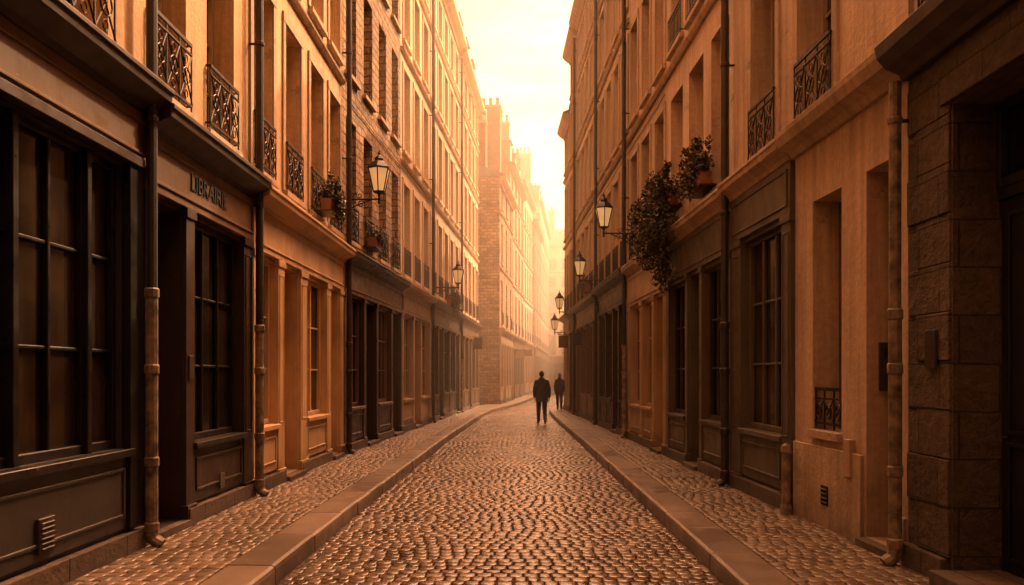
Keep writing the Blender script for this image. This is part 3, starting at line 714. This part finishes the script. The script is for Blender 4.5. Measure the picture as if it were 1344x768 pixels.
def planter(x, y, side, h, L_, w0, clumps, n, seed, name='flower_box', size=0.06):
    a = A(name, (x, y), None, side)
    a.extr('trough', 'terracotta', -L_ / 2, L_ / 2, [(h, w0 + 0.03), (h, w0 + 0.17), (h + 0.2, w0 + 0.2), (h + 0.2, w0)])
    a.box('trough', 'iron', -L_ / 2 - 0.02, L_ / 2 + 0.02, h - 0.02, h - 0.001, 0.0, w0 + 0.2)
    a.box('rim', 'iron', -L_ / 2 - 0.015, L_ / 2 + 0.015, h + 0.17, h + 0.19, w0 + 0.2, w0 + 0.215)
    par = a.finish()
    sgn = 1 if side == 'L' else -1
    cl = [((sgn * c[2], c[0], c[1]), (rd[2], rd[0], rd[1]), s_) for c, rd, s_ in clumps]
    rr = random.Random(seed + 50); c0, r0, _ = cl[0]
    for i in range(9):
        d = Vector((rr.uniform(-0.2, 0.5) * sgn, rr.uniform(-1, 1), rr.uniform(-0.3, 1.0)))
        for t in (0.7, 1.0, 1.25): cl.append(((c0[0] + d.x * r0[0] * t * 1.2, c0[1] + d.y * r0[1] * t * 1.2, c0[2] + d.z * r0[2] * t * 1.3), (0.05, 0.06, 0.06), 0.012))
    o = leaves('foliage', cl, n, size, seed); o.parent = par
planter(wr(12.7)[0], 12.7, 'R', 4.62, 0.95, 0.06, [((-0.2, 4.95, 0.2), (0.4, 0.22, 0.2), 0.35), ((0.3, 4.9, 0.2), (0.3, 0.16, 0.16), 0.25), ((0.5, 5.1, 0.25), (0.2, 0.3, 0.14), 0.15), ((-0.1, 5.25, 0.22), (0.12, 0.22, 0.12), 0.1), ((0.1, 4.72, 0.3), (0.4, 0.2, 0.12), 0.15)], 1500, 21)
planter(wr(14.9)[0], 14.9, 'R', 4.75, 1.1, 0.06, [((-0.3, 5.0, 0.3), (0.6, 0.3, 0.36), 0.2), ((0.3, 4.75, 0.42), (0.65, 0.38, 0.44), 0.25), ((-0.4, 4.4, 0.5), (0.75, 0.48, 0.5), 0.26), ((0.2, 4.05, 0.42), (0.5, 0.4, 0.38), 0.16), ((-0.1, 3.6, 0.28), (0.3, 0.4, 0.2), 0.08), ((0.45, 5.25, 0.3), (0.25, 0.35, 0.22), 0.1)], 7000, 22, 'trailing_plant')
planter(wr(27.5)[0], 27.5, 'R', 4.5, 1.0, 0.06, [((0, 4.75, 0.2), (0.5, 0.25, 0.25), 1)], 700, 25)
planter(-3.5, 13.85, 'L', 4.5, 0.55, 0.14, [((0, 4.82, 0.28), (0.32, 0.2, 0.2), 0.6), ((0.05, 4.6, 0.36), (0.25, 0.2, 0.12), 0.25), ((0.1, 5.0, 0.25), (0.12, 0.15, 0.1), 0.15)], 900, 23)
planter(wl(30)[0], 30, 'L', 4.25, 1.6, 0.08, [((0, 4.5, 0.3), (0.85, 0.28, 0.3), 0.7), ((0.3, 4.2, 0.35), (0.5, 0.25, 0.25), 0.3)], 1500, 24)
planter(wl(17.8)[0], 17.8, 'L', 4.5, 0.7, 0.1, [((0, 4.75, 0.25), (0.35, 0.15, 0.15), 1)], 450, 26)

# ------------------------------------------------------------------ hanging signs
def sign(x, y, side, h, mat, w_=0.55, hh=0.5, rnd=False):
    a = A('hanging_shop_sign', (x, y), None, side)
    a.tube('arm', 'iron', [(0, h + hh / 2 + 0.08, 0), (0, h + hh / 2 + 0.08, w_ + 0.2)], 0.012, 6)
    a.tube('arm', 'iron', [(0, h + hh / 2 - 0.2, 0), (0, h + hh / 2 + 0.07, 0.25)], 0.009, 5)
    a.box('board', mat, -0.02, 0.02, h - hh / 2, h + hh / 2, 0.15, 0.15 + w_)
    a.box('board', 'iron', -0.028, 0.028, h + hh / 2, h + hh / 2 + 0.025, 0.13, 0.17 + w_); a.box('board', 'iron', -0.028, 0.028, h - hh / 2 - 0.025, h - hh / 2, 0.13, 0.17 + w_)
    for q in (0.22, 0.08 + w_): a.tube('arm', 'iron', [(0, h + hh / 2 + 0.02, q), (0, h + hh / 2 + 0.08, q)], 0.008, 4)
    a.finish()
sign(wr(34)[0], 34.0, 'R', 3.1, 'w_brown', 0.4, 0.45); sign(wr(29)[0], 29, 'R', 3.0, 'w_dkbrown', 0.3, 0.4)
sign(-0.3, 51.5, 'L', 3.0, 'w_sand'); sign(0.3, 58.5, 'L', 3.3, 'w_brown', 0.6, 0.4); sign(wl(38)[0], 38, 'L', 3.2, 'w_dkbrown', 0.4)

# ------------------------------------------------------------------ pedestrians
def clothes(name, top, bottom, split):
    m, nt, p = new_mat(name)
    tc = nd(nt, 'ShaderNodeTexCoord'); sp = nd(nt, 'ShaderNodeSeparateXYZ'); nt.links.new(tc.outputs['Object'], sp.inputs[0])
    f = ramp(nt, sp.outputs[2], [(split - 0.004, 0.0), (split + 0.004, 1.0)])
    shoe = ramp(nt, sp.outputs[2], [(0.075, 0.0), (0.085, 1.0)])
    c = mixc(nt, bottom, top, fac=f); c = mixc(nt, (0.012, 0.01, 0.01), c, fac=shoe)
    v = ramp(nt, noise(nt, tc.outputs['Object'], 9, 4), [(0.3, 0.7), (0.7, 1.15)])
    nt.links.new(mixc(nt, c, v, mode='MULTIPLY'), p.inputs['Base Color']); p.inputs['Roughness'].default_value = 0.85
    bump(nt, noise(nt, tc.outputs['Object'], 12, 4), p, 0.5, 0.02); return m
M['skin'] = simple('skin', (0.38, 0.22, 0.15), 0.5, 0, 20, 0.1); M['hair'] = simple('hair', (0.02, 0.014, 0.01), 0.6, 0, 60, 0.4, 0.5)
M['eye'] = simple('eye', (0.03, 0.02, 0.02), 0.2)
def skinobj(name, pts, edges, mat, root=0, sub=2):
    me = bpy.data.meshes.new(name); me.from_pydata([p[0] for p in pts], edges, [])
    ob = bpy.data.objects.new(name, me); COL.objects.link(ob); me.materials.append(mat)
    md = ob.modifiers.new('Skin', 'SKIN'); md.use_smooth_shade = True
    for i, p in enumerate(pts):
        sv = me.skin_vertices[0].data[i]; r = p[1]; sv.radius = (r, r) if isinstance(r, float) else r
        sv.use_root = (i == root)
    s = ob.modifiers.new('Sub', 'SUBSURF'); s.levels = sub; s.render_levels = sub
    return ob
def person(name, x, y, z, heading, H, top, bottom, stride=0.2, female=False):
    par = bpy.data.objects.new(name, None); COL.objects.link(par)
    k = H / 1.75; par.location = (x, y, z); par.rotation_euler = (0, 0, heading); par.scale = (k, k, k); par.empty_display_size = 0.2
    sw = 0.9 if female else 1.0
    s = stride
    P = [((0, 0, 0.95), (0.17, 0.125)), ((0, 0.0, 1.12), (0.175 * sw, 0.125)), ((0, 0.0, 1.3), (0.20 * sw, 0.14)), ((0, 0.0, 1.43), (0.13, 0.095)), ((0, 0.01, 1.50), 0.065), ((0, 0.025, 1.58), 0.052),
         ((-0.175 * sw, 0, 1.40), 0.085), ((-0.245 * sw, -0.03, 1.13), 0.066), ((-0.235 * sw, 0.05, 0.88), 0.047),
         ((0.175 * sw, 0, 1.40), 0.085), ((0.245 * sw, -0.05, 1.13), 0.066), ((0.24 * sw, -0.03, 0.87), 0.047),
         ((-0.09, 0.0, 0.85), (0.115, 0.115)), ((-0.095, s * 0.62, 0.49), 0.08), ((-0.095, s * 0.9, 0.12), 0.06), ((-0.10, s * 0.9 + 0.06, 0.055), (0.05, 0.045)), ((-0.11, s * 0.9 + 0.17, 0.04), (0.045, 0.03)),
         ((0.09, 0.0, 0.85), (0.115, 0.115)), ((0.095, -s * 0.15, 0.48), 0.08), ((0.095, -s * 1.15, 0.16), 0.06), ((0.10, -s * 1.15 + 0.06, 0.085), (0.05, 0.045)), ((0.11, -s * 1.15 + 0.16, 0.04), (0.045, 0.03))]
    E = [(0, 1), (1, 2), (2, 3), (3, 4), (4, 5), (3, 6), (6, 7), (7, 8), (3, 9), (9, 10), (10, 11), (0, 12), (12, 13), (13, 14), (14, 15), (15, 16), (0, 17), (17, 18), (18, 19), (19, 20), (20, 21)]
    ob = skinobj('clothed_body', P, E, clothes(name + '_clothes', top, bottom, 0.84)); ob.parent = par
    for sx, wr_ in ((-1, Vector((-0.235 * sw, 0.05, 0.88))), (1, Vector((0.24 * sw, -0.03, 0.87)))):
        hp = [(tuple(wr_), 0.026), (tuple(wr_ + Vector((0, 0.01, -0.06))), (0.022, 0.036))]; he = [(0, 1)]
        for i, ln in enumerate((0.07, 0.08, 0.075, 0.06)):
            o = wr_ + Vector((0, 0.035 - i * 0.02, -0.095)); b0 = len(hp)
            hp += [(tuple(o), 0.010), (tuple(o + Vector((-sx * 0.008, 0.004, -ln * 0.55))), 0.009), (tuple(o + Vector((-sx * 0.026, 0.006, -ln))), 0.0075)]
            he += [(1, b0), (b0, b0 + 1), (b0 + 1, b0 + 2)]
        b0 = len(hp); o = wr_ + Vector((0, 0.04, -0.045))
        hp += [(tuple(o), 0.012), (tuple(o + Vector((-sx * 0.012, 0.02, -0.035))), 0.010), (tuple(o + Vector((-sx * 0.018, 0.02, -0.062))), 0.008)]
        he += [(0, b0), (b0, b0 + 1), (b0 + 1, b0 + 2)]
        h = skinobj('hand', hp, he, M['skin'], 0, 1); h.parent = par
    bm = bmesh.new()
    def ell(c, r, mi, n=16):
        mt = Matrix.Translation(c) @ Matrix.Diagonal((*r, 1))
        g = bmesh.ops.create_uvsphere(bm, u_segments=n, v_segments=max(6, n // 2 + 2), radius=1, matrix=mt)
        for v in g['verts']:
            for f in v.link_faces: f.material_index = mi; f.smooth = True
        return g['verts']
    hv = ell((0, 0.025, 1.645), (0.073, 0.092, 0.112), 0, 20)
    for v in hv:
        if v.co.z < 1.62: v.co.x *= 1 - (1.62 - v.co.z) * 2.2; v.co.y += (1.62 - v.co.z) * 0.15
    ell((0, 0.12, 1.63), (0.012, 0.018, 0.024), 0, 8)
    for sx in (-1, 1):
        ell((sx * 0.074, 0.02, 1.64), (0.01, 0.018, 0.03), 0, 8); ell((sx * 0.03, 0.104, 1.655), (0.012, 0.008, 0.008), 2, 8)
    ell((0, 0.105, 1.59), (0.022, 0.008, 0.006), 2, 8)
    hh = ell((0, 0.008, 1.668), (0.082, 0.096, 0.104), 1, 20)
    for v in hh:
        if v.co.y > 0.05 and v.co.z < 1.70: v.co.y = 0.05 + (v.co.y - 0.05) * 0.2
    if female: ell((0, -0.055, 1.58), (0.075, 0.05, 0.13), 1, 14)
    me = bpy.data.meshes.new('head'); bm.to_mesh(me); bm.free()
    for m_ in ('skin', 'hair', 'eye'): me.materials.append(M[m_])
    ho = bpy.data.objects.new('head', me); COL.objects.link(ho); ho.parent = par
    n = 20
    def ring(rx, ry, z, dy=0): return [(rx * math.cos(2 * math.pi * i / n), z, ry * math.sin(2 * math.pi * i / n) + dy) for i in range(n)]
    rs = [ring(0.205, 0.165, 0.76), ring(0.212, 0.172, 0.79), ring(0.20, 0.16, 0.95), ring(0.19 * sw, 0.145, 1.12), ring(0.2 * sw, 0.145, 1.28)]
    rc = [ring(0.085, 0.085, 1.47, 0.0), ring(0.095, 0.1, 1.50, 0.0), ring(0.085, 0.09, 1.545, 0.01), ring(0.07, 0.075, 1.54, 0.01)]
    bmj = bmesh.new()
    for grp in (rs, rc):
        vv = [[bmj.verts.new((q[0], q[2], q[1])) for q in g] for g in grp]
        for i in range(len(vv) - 1):
            for j in range(n): f = bmj.faces.new((vv[i][j], vv[i][(j + 1) % n], vv[i + 1][(j + 1) % n], vv[i + 1][j])); f.smooth = True
    me = bpy.data.meshes.new('jacket_hem_and_collar'); bmj.to_mesh(me); bmj.free(); me.materials.append(simple(name + '_jacket', top, 0.85))
    jo = bpy.data.objects.new('jacket_hem_and_collar', me); COL.objects.link(jo); jo.parent = par
person('walking_man', 0.81, 27.4, -0.005, 0.05, 1.82, (0.015, 0.013, 0.013), (0.02, 0.018, 0.018), 0.2)
person('walking_woman', 1.84, 35.6, 0.125, 3.0, 1.63, (0.025, 0.02, 0.02), (0.02, 0.018, 0.018), 0.17, True)

# ------------------------------------------------------------------ air
me = bpy.data.meshes.new('atmospheric_haze'); bm = bmesh.new(); bmesh.ops.create_cube(bm, size=1); bm.to_mesh(me); bm.free()
hz = bpy.data.objects.new('atmospheric_haze', me); COL.objects.link(hz); hz.location = (3, 70, 12.3); hz.scale = (50, 104, 25)
m = bpy.data.materials.new('haze'); m.use_nodes = True; nt = m.node_tree; nt.nodes.clear()
o = nt.nodes.new('ShaderNodeOutputMaterial'); v = nt.nodes.new('ShaderNodeVolumeScatter'); v.inputs['Color'].default_value = (1, 0.9, 0.72, 1)
v.inputs['Density'].default_value = 0.0105; v.inputs['Anisotropy'].default_value = 0.55
nt.links.new(v.outputs[0], o.inputs['Volume']); me.materials.append(m)

# ------------------------------------------------------------------ light
el, az = math.radians(43), math.radians(38)
sd = Vector((math.sin(az) * math.cos(el), math.cos(az) * math.cos(el), math.sin(el)))
sl = bpy.data.lights.new('sun', 'SUN'); sl.energy = 5.0; sl.angle = math.radians(0.5); sl.color = (1.0, 0.69, 0.37)
so = bpy.data.objects.new('sun', sl); COL.objects.link(so); so.rotation_euler = sd.to_track_quat('Z', 'Y').to_euler(); so.location = (10, 20, 40)
w = bpy.data.worlds.new('World'); scene.world = w; w.use_nodes = True; nt = w.node_tree; nt.nodes.clear()
ow = nt.nodes.new('ShaderNodeOutputWorld'); bg = nt.nodes.new('ShaderNodeBackground'); bg.inputs['Strength'].default_value = 0.15
sk = nt.nodes.new('ShaderNodeTexSky'); sk.sky_type = 'NISHITA'; sk.sun_disc = False; sk.sun_elevation = el; sk.sun_rotation = az; sk.dust_density = 4
bw = nt.nodes.new('ShaderNodeRGBToBW'); nt.links.new(sk.outputs[0], bw.inputs[0])
tc = nt.nodes.new('ShaderNodeTexCoord'); mp = nt.nodes.new('ShaderNodeMapping'); mp.inputs['Scale'].default_value = (3.0, 1.6, 11)
nt.links.new(tc.outputs['Generated'], mp.inputs[0])
cf = ramp(nt, noise(nt, mp.outputs[0], 2.2, 8, 0.6), [(0.42, 0.0), (0.62, 1.0)])
sp = nt.nodes.new('ShaderNodeSeparateXYZ'); nt.links.new(tc.outputs['Generated'], sp.inputs[0])
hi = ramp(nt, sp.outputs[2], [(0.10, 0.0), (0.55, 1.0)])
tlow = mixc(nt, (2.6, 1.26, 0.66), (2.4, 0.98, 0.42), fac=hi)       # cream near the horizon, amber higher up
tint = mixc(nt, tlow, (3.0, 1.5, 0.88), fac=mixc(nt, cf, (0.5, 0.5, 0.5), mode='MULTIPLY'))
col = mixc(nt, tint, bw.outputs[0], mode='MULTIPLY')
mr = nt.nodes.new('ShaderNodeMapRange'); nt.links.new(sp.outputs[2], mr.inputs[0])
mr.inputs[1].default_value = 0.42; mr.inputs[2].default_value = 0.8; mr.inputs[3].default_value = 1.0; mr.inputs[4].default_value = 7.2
# luminous haze low over the end of the street
dt = nt.nodes.new('ShaderNodeVectorMath'); dt.operation = 'DOT_PRODUCT'; nt.links.new(tc.outputs['Generated'], dt.inputs[0])
dt.inputs[1].default_value = Vector((0.10, 0.96, 0.20)).normalized()
gl_ = nt.nodes.new('ShaderNodeMapRange'); gl_.interpolation_type = 'SMOOTHSTEP'; nt.links.new(dt.outputs['Value'], gl_.inputs[0])
gl_.inputs[1].default_value = 0.93; gl_.inputs[2].default_value = 1.0; gl_.inputs[3].default_value = 1.0; gl_.inputs[4].default_value = 1.45
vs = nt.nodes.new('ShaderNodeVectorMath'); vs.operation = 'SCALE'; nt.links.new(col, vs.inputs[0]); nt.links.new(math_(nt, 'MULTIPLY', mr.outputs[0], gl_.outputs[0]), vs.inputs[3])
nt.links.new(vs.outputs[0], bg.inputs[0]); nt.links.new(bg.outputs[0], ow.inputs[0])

cam = bpy.data.cameras.new('camera'); co = bpy.data.objects.new('camera', cam); COL.objects.link(co)
cam.sensor_width = 36; cam.lens = 36 * 1050 / 1344; cam.shift_y = 108 / 1344; cam.shift_x = -8 / 1344
cam.clip_end = 2000; cam.clip_start = 0.05
co.location = (0, 0, 1.7); co.rotation_euler = (math.radians(90), 0, 0)
scene.camera = co
scene.view_settings.view_transform = 'Standard'; scene.view_settings.look = 'None'; scene.view_settings.exposure = 0
